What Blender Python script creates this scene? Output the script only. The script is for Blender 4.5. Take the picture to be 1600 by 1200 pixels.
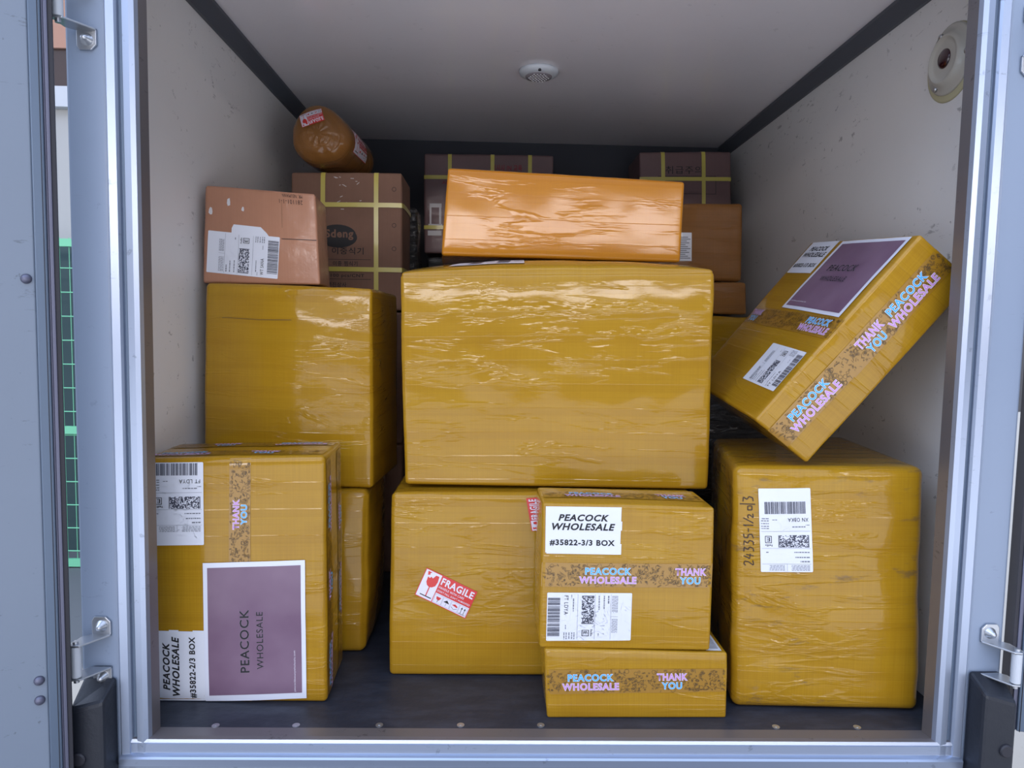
import bpy, bmesh, math, random
from mathutils import Vector, Matrix, noise, Euler
for o in list(bpy.data.objects): bpy.data.objects.remove(o, do_unlink=True)
sc = bpy.context.scene
col = sc.collection

# ------------------------------------------------------------ camera
cd = bpy.data.cameras.new('camera'); cam = bpy.data.objects.new('camera', cd); col.objects.link(cam)
FW = Vector((-0.02378, 0.99697, 0)); 
Mc = Matrix(((0.99954432, -0.02378089, 0.01859093),      # camera right
             (-0.01678301, 0.07408663, 0.99711058),      # camera up
             (-0.02508952, -0.99696822, 0.07365375)))    # camera back
cam.matrix_world = Matrix.Translation((0, 0, .685)) @ Mc.transposed().to_4x4()
cd.sensor_fit = 'HORIZONTAL'; cd.sensor_width = 36; cd.lens = 36 * 1090 / 1600; cd.clip_start = .01
sc.camera = cam
# ------------------------------------------------------------ sky and exposure
sc.view_settings.view_transform = 'Standard'; sc.view_settings.look = 'None'
sc.view_settings.gamma = 1; sc.view_settings.use_curve_mapping = False
sc.view_settings.exposure = 0.12
W = bpy.data.worlds.new('sky'); sc.world = W; W.use_nodes = True
nt = W.node_tree; nt.nodes.clear()
tc = nt.nodes.new('ShaderNodeTexCoord'); sx = nt.nodes.new('ShaderNodeSeparateXYZ')
nt.links.new(tc.outputs['Generated'], sx.inputs[0])
mr = nt.nodes.new('ShaderNodeMapRange'); mr.inputs[1].default_value = -1; mr.inputs[2].default_value = 1
nt.links.new(sx.outputs['Z'], mr.inputs[0])
cr = nt.nodes.new('ShaderNodeValToRGB'); nt.links.new(mr.outputs[0], cr.inputs[0])
def zz(e): return (math.sin(math.radians(e)) + 1) / 2
def ramp_stops(cr, stops):
    el = cr.color_ramp.elements
    while len(el) > 1: el.remove(el[-1])
    for i, (e, c) in enumerate(stops):
        k = el[0] if i == 0 else el.new(zz(e))
        k.position = zz(e); k.color = (*c, 1)
# general sky: dim street level, brighter with height
ramp_stops(cr, [(-90, (.20, .22, .26)), (0, (.16, .17, .21)), (6, (.18, .19, .24)), (12, (.40, .47, .60)), (22, (.88, 1.03, 1.36)), (40, (1.62, 1.93, 2.65)), (65, (1.2, 1.45, 2.0)), (90, (1.0, 1.25, 1.75))])
# the gap of bright low sky at the end of the street behind the viewer
cr2 = nt.nodes.new('ShaderNodeValToRGB'); nt.links.new(mr.outputs[0], cr2.inputs[0])
ramp_stops(cr2, [(-90, (0, 0, 0)), (5.8, (0, 0, 0)), (6.8, (1, 1, 1)), (9.7, (1, 1, 1)), (10.8, (0, 0, 0)), (90, (0, 0, 0))])
ma = nt.nodes.new('ShaderNodeMapRange'); ma.inputs[1].default_value = -.80; ma.inputs[2].default_value = -.93; nt.links.new(sx.outputs['Y'], ma.inputs[0])
wn = nt.nodes.new('ShaderNodeTexNoise'); wn.inputs['Scale'].default_value = 7; nt.links.new(tc.outputs['Generated'], wn.inputs['Vector'])
mw = nt.nodes.new('ShaderNodeMapRange'); mw.inputs[1].default_value = .35; mw.inputs[2].default_value = .6; mw.inputs[3].default_value = .65; nt.links.new(wn.outputs[0], mw.inputs[0])
m1 = nt.nodes.new('ShaderNodeMath'); m1.operation = 'MULTIPLY'; nt.links.new(ma.outputs[0], m1.inputs[0]); nt.links.new(mw.outputs[0], m1.inputs[1])
m2 = nt.nodes.new('ShaderNodeMath'); m2.operation = 'MULTIPLY'; nt.links.new(m1.outputs[0], m2.inputs[0]); nt.links.new(cr2.outputs[0], m2.inputs[1])
bg = nt.nodes.new('ShaderNodeBackground'); nt.links.new(cr.outputs[0], bg.inputs[0]); mx = nt.nodes.new('ShaderNodeMapRange'); mx.inputs[1].default_value = -1; mx.inputs[2].default_value = 1; mx.inputs[3].default_value = 1.65; mx.inputs[4].default_value = .45
nt.links.new(sx.outputs['X'], mx.inputs[0]); nt.links.new(mx.outputs[0], bg.inputs[1])
bg2 = nt.nodes.new('ShaderNodeBackground'); bg2.inputs[0].default_value = (1, .93, .92, 1); 
m3 = nt.nodes.new('ShaderNodeMath'); m3.operation = 'MULTIPLY'; nt.links.new(m2.outputs[0], m3.inputs[0]); m3.inputs[1].default_value = 14.0; nt.links.new(m3.outputs[0], bg2.inputs[1])
ads = nt.nodes.new('ShaderNodeAddShader'); nt.links.new(bg.outputs[0], ads.inputs[0]); nt.links.new(bg2.outputs[0], ads.inputs[1])
wo = nt.nodes.new('ShaderNodeOutputWorld'); nt.links.new(ads.outputs[0], wo.inputs[0])

# added sunlight beyond the truck: ground bounce brightens the ceiling, open end stays shaded
sd = bpy.data.lights.new('bounce_sun', 'SUN'); sd.energy = 8; sd.angle = .01; sd.color = (1, .96, .92)
bounce_sun = bpy.data.objects.new('bounce_sun', sd); col.objects.link(bounce_sun); bounce_sun.rotation_euler = Vector((.0, -.64, -.77)).to_track_quat('-Z', 'Y').to_euler()

# ------------------------------------------------------------ helpers
def tag(o, label=None, cat=None, group=None, kind=None):
    if label: o['label'] = label
    if cat: o['category'] = cat
    if group: o['group'] = group
    if kind: o['kind'] = kind
    return o
def empty(name, loc, rot=(0, 0, 0)):
    o = bpy.data.objects.new(name, None); col.objects.link(o); o.location = loc; o.rotation_euler = rot
    o.empty_display_size = .05
    return o
def link(name, me, parent=None, loc=None):
    o = bpy.data.objects.new(name, me); col.objects.link(o)
    if parent: o.parent = parent
    if loc is not None: o.location = loc
    return o
def bobj(name, bm, mats, parent=None, loc=None, smooth=False, bevel=0, auto=None):
    me = bpy.data.meshes.new(name); bmesh.ops.recalc_face_normals(bm, faces=bm.faces[:]); bm.to_mesh(me); bm.free()
    for m in (mats if isinstance(mats, (list, tuple)) else [mats]): me.materials.append(m)
    if smooth:
        for p in me.polygons: p.use_smooth = True
    o = link(name, me, parent, loc)
    if bevel:
        b = o.modifiers.new('bevel', 'BEVEL'); b.width = bevel; b.segments = 2; b.limit_method = 'ANGLE'; b.angle_limit = .6
    return o
def bx(bm, x0, x1, y0, y1, z0, z1, mi=0):
    v = [bm.verts.new(p) for p in ((x0,y0,z0),(x1,y0,z0),(x1,y1,z0),(x0,y1,z0),(x0,y0,z1),(x1,y0,z1),(x1,y1,z1),(x0,y1,z1))]
    for f in ((0,3,2,1),(4,5,6,7),(0,1,5,4),(1,2,6,5),(2,3,7,6),(3,0,4,7)):
        bm.faces.new([v[i] for i in f]).material_index = mi
    return v
def cyl(bm, a, b, r0, r1=None, n=20, rings=None, mi=0):
    """lathe between a and b; rings = list of (t, radius)"""
    a = Vector(a); b = Vector(b); ax = (b - a); L = ax.length; ax.normalize()
    q = ax.to_track_quat('Z', 'Y').to_matrix()
    if rings is None: rings = [(0, r0), (1, r0 if r1 is None else r1)]
    prev = None; first = None
    for t, r in rings:
        ring = [bm.verts.new(a + ax * L * t + q @ Vector((math.cos(k*2*math.pi/n)*r, math.sin(k*2*math.pi/n)*r, 0))) for k in range(n)]
        if prev:
            for k in range(n): bm.faces.new((prev[k], prev[(k+1)%n], ring[(k+1)%n], ring[k])).material_index = mi
        else: first = ring
        prev = ring
    bm.faces.new(first[::-1]).material_index = mi; bm.faces.new(prev).material_index = mi
def prism(bm, poly, axis, a, b, mi=0):
    """extrude a closed 2D polygon along an axis from a to b"""
    def P(p, h):
        return {'Z': (p[0], p[1], h), 'X': (h, p[0], p[1]), 'Y': (p[0], h, p[1])}[axis]
    A = [bm.verts.new(P(p, a)) for p in poly]; Bv = [bm.verts.new(P(p, b)) for p in poly]; n = len(poly)
    bm.faces.new(A).material_index = mi; bm.faces.new(Bv[::-1]).material_index = mi
    for i in range(n): bm.faces.new((A[i], Bv[i], Bv[(i+1)%n], A[(i+1)%n])).material_index = mi

# ------------------------------------------------------------ materials
def mat(name, color, rough=.5, metal=0, coat=0, spec=.5):
    m = bpy.data.materials.new(name); m.use_nodes = True
    b = m.node_tree.nodes['Principled BSDF']
    b.inputs['Base Color'].default_value = (*color, 1); b.inputs['Roughness'].default_value = rough
    b.inputs['Metallic'].default_value = metal; b.inputs['Coat Weight'].default_value = coat
    b.inputs['Coat Roughness'].default_value = .1; b.inputs['Specular IOR Level'].default_value = spec
    return m
class NT:
    def __init__(s, m): s.t = m.node_tree; s.b = s.t.nodes['Principled BSDF']
    def n(s, k, **kw):
        x = s.t.nodes.new(k)
        for a, v in kw.items(): setattr(x, a, v)
        return x
    def l(s, a, b): s.t.links.new(a, b)
    def uv(s, kind='UV', scale=(1, 1, 1), loc=(0, 0, 0)):
        t = s.n('ShaderNodeTexCoord'); mp = s.n('ShaderNodeMapping'); s.l(t.outputs[kind], mp.inputs[0])
        mp.inputs['Scale'].default_value = scale; mp.inputs['Location'].default_value = loc
        return mp.outputs[0]
    def noise(s, v, scale=5, detail=3, rough=.5, dist=0, typ='FBM'):
        x = s.n('ShaderNodeTexNoise'); x.noise_type = typ; s.l(v, x.inputs['Vector']); x.inputs['Scale'].default_value = scale
        x.inputs['Detail'].default_value = detail; x.inputs['Roughness'].default_value = rough; x.inputs['Distortion'].default_value = dist
        return x.outputs['Fac'] if 'Fac' in x.outputs else x.outputs[0]
    def ramp(s, v, a, b, lo=0, hi=1):
        x = s.n('ShaderNodeMapRange'); s.l(v, x.inputs[0]); x.inputs[1].default_value = a; x.inputs[2].default_value = b
        x.inputs[3].default_value = lo; x.inputs[4].default_value = hi
        return x.outputs[0]
    def math(s, op, a, b=None):
        x = s.n('ShaderNodeMath', operation=op)
        for i, v in enumerate((a, b)):
            if v is None: continue
            if isinstance(v, (int, float)): x.inputs[i].default_value = v
            else: s.l(v, x.inputs[i])
        return x.outputs[0]
    def mix(s, f, a, b, blend='MIX'):
        x = s.n('ShaderNodeMix', data_type='RGBA', blend_type=blend)
        for i, v in ((0, f), (6, a), (7, b)):
            if isinstance(v, (int, float)): x.inputs[i].default_value = v
            elif isinstance(v, tuple): x.inputs[i].default_value = (*v, 1)
            else: s.l(v, x.inputs[i])
        return x.outputs[2]
    def bump(s, h, strength=.3, dist=.01, prev=None):
        x = s.n('ShaderNodeBump'); s.l(h, x.inputs['Height']); x.inputs['Strength'].default_value = strength; x.inputs['Distance'].default_value = dist
        if prev is not None: s.l(prev, x.inputs['Normal'])
        return x.outputs[0]

def film(name, base, dark, light, crumple=1.0, coat=1.0, rough=.32, seed=0, band=.048, dirt=0, lin=1.0):
    """packing tape wound over a carton: overlapping bands, linen embossing, long creases"""
    m = mat(name, base, rough, 0, coat); N = NT(m); b = N.b
    uv = N.uv('UV', loc=(seed*1.37, seed*.713, 0))
    sp = N.n('ShaderNodeSeparateXYZ'); N.l(uv, sp.inputs[0])
    wob = N.noise(N.uv('UV', (1.2, .6, 1), (seed, 0, 0)), 1.6, 1)
    vv = N.math('ADD', sp.outputs['Y'], N.math('MULTIPLY', wob, .014))
    vb = N.math('DIVIDE', vv, band)
    fl = N.math('FLOOR', vb); fr = N.math('FRACT', vb)
    ub = N.math('FLOOR', N.math('ADD', N.math('MULTIPLY', sp.outputs['X'], 3.1), N.math('MULTIPLY', fl, .37)))
    wn = N.n('ShaderNodeTexWhiteNoise', noise_dimensions='2D'); cmb = N.n('ShaderNodeCombineXYZ'); N.l(fl, cmb.inputs[0]); N.l(ub, cmb.inputs[1]); N.l(cmb.outputs[0], wn.inputs['Vector'])
    over = N.ramp(fr, .30, .33, 1, 0)                       # doubled layer
    blot = N.noise(N.uv('UV', (1, 2.2, 1), (seed*2, 3, 0)), 7, 4, .6)
    f = N.math('ADD', N.math('MULTIPLY', N.math('SUBTRACT', wn.outputs['Value'], .5), .16), N.ramp(blot, .3, .7, .3, .7))
    c = N.mix(f, light, base)
    c = N.mix(N.math('MULTIPLY', over, .13), c, dark)
    c = N.mix(N.ramp(N.noise(N.uv('UV', (2, 3, 1), (5, seed, 0)), 4, 3), .5, .8, 0, .25), c, dark)
    lines = N.noise(N.uv('UV', (3, 420, 1)), 1, 2); lines2 = N.noise(N.uv('UV', (420, 6, 1)), 1, 2)
    weave = N.math('ADD', lines, lines2)
    c = N.mix(N.ramp(weave, .8, 1.2, 0, .20 * lin), c, dark)
    if dirt:
        d1 = N.noise(N.uv('UV', (14, 45, 1), (seed, 1, 0)), 1, 4, .7); d2 = N.noise(N.uv('UV', (5, 5, 1), (seed, 2, 0)), 1, 2)
        c = N.mix(N.math('MULTIPLY', N.ramp(d1, .56, .66, 0, dirt), N.ramp(d2, .48, .58, 0, 1)), c, (.06, .055, .06))
    N.l(c, b.inputs['Base Color'])
    # creases
    v1 = N.uv('UV', (2.2, 13, 1), (seed*3, 1, 0)); r1 = N.noise(v1, 1.6, 4, .55, .45)
    rid = N.math('ABSOLUTE', N.math('SUBTRACT', r1, .5)); rid = N.ramp(rid, 0, .045, 1, 0)
    msk = N.ramp(N.noise(N.uv('UV', (1.3, 2.5, 1), (9, seed, 0)), 3, 2), .44, .62, .0, 1)
    v2 = N.uv('UV', (16, 22, 1), (1, seed*5, 0)); r2 = N.noise(v2, 1.5, 4, .6, .2)
    big = N.noise(N.uv('UV', (3, 9, 1), (seed, seed, 0)), 1, 2)
    h = N.math('ADD', N.math('MULTIPLY', N.math('MULTIPLY', rid, msk), .55 * crumple), N.math('MULTIPLY', r2, .20 * crumple))
    h = N.math('ADD', h, N.math('MULTIPLY', big, .7 * crumple))
    h = N.math('ADD', h, N.math('MULTIPLY', over, .12))
    nd = N.bump(h, .22, .004); nb = N.bump(h, .6, .004)
    nb2 = N.bump(weave, .10, .0006, nd)
    N.l(nb2, b.inputs['Normal']); N.l(nb, b.inputs['Coat Normal'])
    b.inputs['Coat Roughness'].default_value = .09
    b.inputs['Coat IOR'].default_value = 1.42; b.inputs['Specular IOR Level'].default_value = .04
    return m
def cardboard(name, base, dark, gloss=0, seed=0):
    m = mat(name, base, .75, 0, gloss); N = NT(m)
    n1 = N.noise(N.uv('UV', (2, 2, 1), (seed, 0, 0)), 3, 4, .6); n2 = N.noise(N.uv('UV', (320, 4, 1)), 1, 2)
    c = N.mix(N.ramp(n1, .35, .7, 0, .7), base, dark); c = N.mix(N.ramp(n2, .4, .65, 0, .18), c, dark)
    N.l(c, N.b.inputs['Base Color'])
    r = N.noise(N.uv('UV', (9, 16, 1), (seed*3, 0, 0)), 1.5, 5, .65, 1.5)
    nb = N.bump(r, .5 if gloss else .15, .004); N.l(nb, N.b.inputs['Coat Normal'])
    nb2 = N.bump(n2, .12, .0008); N.l(nb2, N.b.inputs['Normal'])
    N.b.inputs['Coat Roughness'].default_value = .14
    return m
Y1, Y2, Y3 = (.375, .190, .008), (.25, .115, .004), (.43, .245, .016)
FILM = film('yellow_tape_film', Y1, Y2, Y3, .45, seed=1)
FILMS = [film('yellow_tape_film_%d' % i, Y1, Y2, Y3, c, seed=i*7+2, dirt=d, lin=l) for i, (c, d, l) in enumerate(((1, 0, 1), (.7, 0, 1.2), (1.2, 0, 1), (.5, 0, 1.4), (1.1, .45, 1.3)))]
FILM_OR = film('amber_tape_film', (.50, .19, .010), (.40, .13, .008), (.54, .22, .014), .14, seed=31)
FILM_BR = film('brown_tape_film', (.23, .095, .022), (.15, .06, .012), (.28, .13, .04), 1.2, seed=44)
CARD = cardboard('kraft_cardboard', (.24, .130, .088), (.18, .095, .062), 0, 1)
CARD_G = cardboard('clear_taped_cardboard', (.44, .205, .115), (.34, .15, .08), .8, 4)
CARD_P = cardboard('mauve_cardboard', (.17, .095, .095), (.13, .075, .075), .5, 7)
BLACKFILM = mat('black_stretch_film', (.008, .008, .010), .35, 0, 1)
_n = NT(BLACKFILM); _h = _n.noise(_n.uv('UV', (8, 26, 1)), 1.6, 5, .65, 1.4); _b = _n.bump(_h, .9, .01); _n.l(_b, _n.b.inputs['Normal']); _n.l(_b, _n.b.inputs['Coat Normal'])
PAPER = mat('label_paper', (.72, .74, .80), .45, 0, .35)
PAPER2 = mat('sheet_paper', (.70, .72, .80), .5, 0, .5)
INK = mat('black_ink', (.012, .012, .015), .6)
GREYINK = mat('grey_ink', (.16, .17, .20), .6)
BARINK = mat('barcode_ink', (.05, .055, .08), .6)
PURPLE = mat('purple_print', (.20, .115, .17), .4, 0, .3)
_n = NT(PURPLE); _h = _n.noise(_n.uv('Object', (1, 1, 1)), 9, 3); _n.l(_n.mix(_n.ramp(_h, .3, .7), (.15, .08, .135), (.21, .13, .19)), _n.b.inputs['Base Color'])
PALE = mat('pale_outline_ink', (.34, .25, .34), .5)
WHITEINK = mat('white_ink', (.75, .72, .80), .5)
RED = mat('red_ink', (.62, .022, .02), .4, 0, .4)
DKRED = mat('dark_red_ink', (.22, .02, .03), .6)
CYAN = mat('cyan_ink', (.06, .42, .80), .4, 0, .3)
PINK = mat('pink_ink', (.56, .27, .62), .4, 0, .3)
TAPE = mat('printed_tape_film', (.33, .165, .010), .35, 0, .8)
DOOD = mat('brown_doodle_ink', (.10, .055, .013), .5, 0, .3)
STRAP = mat('yellow_strapping', (.58, .50, .10), .35, 0, .3)
MARKER = mat('marker_ink', (.03, .012, .008), .5)
OFFWHITE = mat('torn_white_fibre', (.62, .60, .60), .5)
CLEAR = mat('clear_tape', (.50, .30, .22), .2, 0, 1)
MAT = dict(paper=PAPER, sheet=PAPER2, ink=INK, grey=GREYINK, bar=BARINK, purple=PURPLE, pale=PALE, white=WHITEINK, red=RED, dkred=DKRED,
           cyan=CYAN, pink=PINK, tape=TAPE, dood=DOOD, strap=STRAP, marker=MARKER, offwhite=OFFWHITE, clear=CLEAR, card=CARD)

# ------------------------------------------------------------ text to flat triangles
_cache = {}
def glyphs(s, bold=0.0, shear=0.0):
    k = (s, bold, shear)
    if k in _cache: return _cache[k]
    cu = bpy.data.curves.new('t', 'FONT'); cu.body = s; cu.size = 1; cu.offset = bold; cu.shear = shear; cu.resolution_u = 3
    cu.space_character = 1.12
    ob = bpy.data.objects.new('t', cu); col.objects.link(ob)
    dg = bpy.context.evaluated_depsgraph_get(); ev = ob.evaluated_get(dg); me = ev.to_mesh()
    V = [(v.co.x, v.co.y) for v in me.vertices]; Fc = [tuple(p.vertices) for p in me.polygons]
    ev.to_mesh_clear(); bpy.data.objects.remove(ob); bpy.data.curves.remove(cu)
    if not V: V = [(0, 0)]
    x0 = min(v[0] for v in V); x1 = max(v[0] for v in V); y0 = min(v[1] for v in V); y1 = max(v[1] for v in V)
    _cache[k] = (V, Fc, x0, x1, y0, y1)
    return _cache[k]
class Art:
    """flat printed matter in its own metres (0..w, 0..h)"""
    def __init__(s, w, h): s.w, s.h, s.f = w, h, []     # faces: (pts, mat, level)
    def poly(s, pts, m, lv): s.f.append((list(pts), m, lv)); return s
    def rect(s, x0, y0, x1, y1, m, lv=0, step=None):
        if step is None: step = .012
        nx = max(1, int(math.ceil((x1-x0)/step))); ny = max(1, int(math.ceil((y1-y0)/step)))
        for i in range(nx):
            for j in range(ny):
                a, b = x0+(x1-x0)*i/nx, x0+(x1-x0)*(i+1)/nx; c, d = y0+(y1-y0)*j/ny, y0+(y1-y0)*(j+1)/ny
                s.poly(((a,c),(b,c),(b,d),(a,d)), m, lv)
        return s
    def frame(s, x0, y0, x1, y1, t, m, lv):
        s.rect(x0,y0,x1,y0+t,m,lv).rect(x0,y1-t,x1,y1,m,lv).rect(x0,y0+t,x0+t,y1-t,m,lv).rect(x1-t,y0+t,x1,y1-t,m,lv); return s
    def text(s, t, x0, y0, x1, y1, m, lv=2, bold=.0, shear=0, outline=None, ob=.05):
        """fit the text into the box given"""
        V, Fc, a, b, c, d = glyphs(t, 0, shear)
        kx = (x1-x0)/max(b-a, 1e-6); ky = (y1-y0)/max(d-c, 1e-6)
        def put(bo, mm, l):
            VV, FF = glyphs(t, bo, shear)[:2]
            P = [(x0+(v[0]-a)*kx, y0+(v[1]-c)*ky) for v in VV]
            for f in FF: s.poly([P[i] for i in f], mm, l)
        if outline: put(ob, outline, lv-.5)
        put(bold, m, lv); return s
    def ell(s, cx, cy, rx, ry, m, lv, n=16):
        s.poly([(cx+rx*math.cos(2*math.pi*k/n), cy+ry*math.sin(2*math.pi*k/n)) for k in range(n)], m, lv); return s
    def ring(s, cx, cy, r, t, m, lv, n=12):
        for k in range(n):
            a, b = 2*math.pi*k/n, 2*math.pi*(k+1)/n
            s.poly([(cx+r*math.cos(a), cy+r*math.sin(a)), (cx+r*math.cos(b), cy+r*math.sin(b)), (cx+(r-t)*math.cos(b), cy+(r-t)*math.sin(b)), (cx+(r-t)*math.cos(a), cy+(r-t)*math.sin(a))], m, lv)
        return s
    def line(s, pts, t, m, lv):
        for (xa, ya), (xb, yb) in zip(pts, pts[1:]):
            dx, dy = xb-xa, yb-ya; L = math.hypot(dx, dy) or 1; nx, ny = -dy/L*t/2, dx/L*t/2
            s.poly([(xa+nx, ya+ny), (xb+nx, yb+ny), (xb-nx, yb-ny), (xa-nx, ya-ny)], m, lv)
        return s

# ------------------------------------------------------------ cartons
class Carton:
    """carton given by its eight corners FLB FRB BLB BRB FLT FRT BLT BRT, with worn rounded edges, bulges and dents"""
    def __init__(s, c, r=.008, bulge=None, amp=.0012, seed=0, lean=0, step=.011):
        s.c = [Vector(p) for p in c]; s.r = r; s.bulge = dict(F=.003, B=.002, L=.003, R=.003, T=.002, D=0); s.bulge.update(bulge or {})
        s.amp = amp; s.seed = seed; s.lean = lean; s.step = step
        a = s.c; s.d = Vector((((a[1]-a[0]).length+(a[5]-a[4]).length)/2, ((a[2]-a[0]).length+(a[7]-a[5]).length)/2, ((a[4]-a[0]).length+(a[5]-a[1]).length)/2))
        s.base = (a[0]+a[1]+a[2]+a[3])/4
        ex = ((a[1]-a[0])+(a[5]-a[4])).normalized(); ez = ((a[4]-a[0])+(a[5]-a[1])).normalized(); ey = ez.cross(ex).normalized()
        s.R = Matrix((ex, ey, ez)).transposed()
    def tri(s, q):
        u, v, w = q.x/s.d.x, q.y/s.d.y, q.z/s.d.z; c = s.c
        lo = (c[0]*(1-u)+c[1]*u)*(1-v)+(c[2]*(1-u)+c[3]*u)*v; hi = (c[4]*(1-u)+c[5]*u)*(1-v)+(c[6]*(1-u)+c[7]*u)*v
        return lo*(1-w)+hi*w
    def surf(s, q, lift=0):
        d = s.d; r = min(s.r, min(d)*.45)
        c = Vector([min(max(q[i], r), d[i]-r) for i in range(3)]); n = q - c
        if n.length < 1e-9: n = Vector((0, 0, 1))
        n.normalize()
        u, v, w = [min(max(q[i]/d[i], 0), 1) for i in range(3)]
        su, sv, sw = [max(math.sin(math.pi*t), 0)**.6 for t in (u, v, w)]
        b = s.bulge
        disp = abs(n.y)*(b['F'] if n.y < 0 else b['B'])*su*sw + abs(n.x)*(b['L'] if n.x < 0 else b['R'])*sv*sw + abs(n.z)*(b['D'] if n.z < 0 else b['T'])*su**.6*sv**.6
        off = Vector((s.seed*3.1, s.seed*1.7, s.seed))
        disp += (s.amp*noise.noise(q*9+off) + s.amp*.5*noise.noise(q*21+off))*(1 if n.z >= 0 else 1+n.z)*(1 if s.bulge['T'] or n.z <= 0 else 1-n.z)
        q2 = c + n*r
        if s.lean:
            sl, t0 = s.lean; t = max(0, q.z - t0*d.z); e = .02; q2.y += sl*(t*t/(2*e) if t < e else t-e/2)*(1-v)
        p = s.tri(q2)
        return p + s.R @ (n*(disp+lift))
    def fp(s, face, a, b, lift):
        d = s.d
        q = {'F': Vector((a*d.x, 0, b*d.z)), 'R': Vector((d.x, a*d.y, b*d.z)), 'L': Vector((0, (1-a)*d.y, b*d.z)), 'T': Vector((a*d.x, b*d.y, d.z)), 'B': Vector(((1-a)*d.x, d.y, b*d.z))}[face]
        return s.surf(q, lift)
    def grid(s, L):
        r = s.r; n = max(4, int(round((L-2*r)/s.step)))
        return [0, r*.35, r*.7] + [r+(L-2*r)*i/n for i in range(n+1)] + [L-r*.7, L-r*.35, L]
    def mesh(s, name, material, parent=None):
        d = s.d; bm = bmesh.new(); uvl = bm.loops.layers.uv.new('UVMap'); cache = {}
        def V(q):
            k = (round(q.x, 5), round(q.y, 5), round(q.z, 5))
            if k not in cache: cache[k] = bm.verts.new(s.surf(q) - s.base)
            return cache[k]
        gx, gy, gz = s.grid(d.x), s.grid(d.y), s.grid(d.z)
        faces = [(gx, gz, lambda a, b: Vector((a, 0, b)), lambda a, b: (a, b)),
                 (gy, gz, lambda a, b: Vector((d.x, a, b)), lambda a, b: (a+d.x, b)),
                 (gx, gz, lambda a, b: Vector((d.x-a, d.y, b)), lambda a, b: (a+d.x+d.y, b)),
                 (gy, gz, lambda a, b: Vector((0, d.y-a, b)), lambda a, b: (a-d.y, b)),
                 (gx, gy, lambda a, b: Vector((a, b, d.z)), lambda a, b: (a, b+d.z)),
                 (gx, gy, lambda a, b: Vector((a, d.y-b, 0)), lambda a, b: (a, b-d.y))]
        for ga, gb, fq, fu in faces:
            for i in range(len(ga)-1):
                for j in range(len(gb)-1):
                    cs = [(ga[i], gb[j]), (ga[i+1], gb[j]), (ga[i+1], gb[j+1]), (ga[i], gb[j+1])]
                    try: f = bm.faces.new([V(fq(*c)) for c in cs])
                    except ValueError: continue
                    for lp, c in zip(f.loops, cs): lp[uvl].uv = fu(*c)
        me = bpy.data.meshes.new(name); bm.to_mesh(me); bm.free(); me.materials.append(material)
        for p in me.polygons: p.use_smooth = True
        o = link(name, me, parent); 
        if parent is None: o.location = s.base
        return o
    def decal(s, name, face, quad, art, parent, lift=.0010, label=None, extra=()):
        """print art onto the face; quad = (s,t) of the art's bottom-left, bottom-right, top-right, top-left"""
        bm = bmesh.new(); mats = []
        def put(face, quad, art, lift):
            cache = {}
            for pts, m, lv in art.f:
                if m not in mats: mats.append(m)
                vs = []
                for (x, y) in pts:
                    k = (round(x, 6), round(y, 6), lv)
                    if k not in cache:
                        u, v = x/art.w, y/art.h
                        a = (1-u)*(1-v)*quad[0][0]+u*(1-v)*quad[1][0]+u*v*quad[2][0]+(1-u)*v*quad[3][0]
                        b = (1-u)*(1-v)*quad[0][1]+u*(1-v)*quad[1][1]+u*v*quad[2][1]+(1-u)*v*quad[3][1]
                        cache[k] = bm.verts.new(s.fp(face, a, b, lift+.0004*lv) - s.base)
                    if cache[k] not in vs: vs.append(cache[k])
                if len(vs) < 3: continue
                try: bm.faces.new(vs).material_index = mats.index(m)
                except ValueError: pass
        put(face, quad, art, lift)
        for e in extra: put(*e)
        me = bpy.data.meshes.new(name); bm.to_mesh(me); bm.free()
        for m in mats: me.materials.append(MAT[m])
        for p in me.polygons: p.use_smooth = True
        o = link(name, me, parent)
        if label: o['label'] = label
        return o

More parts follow.
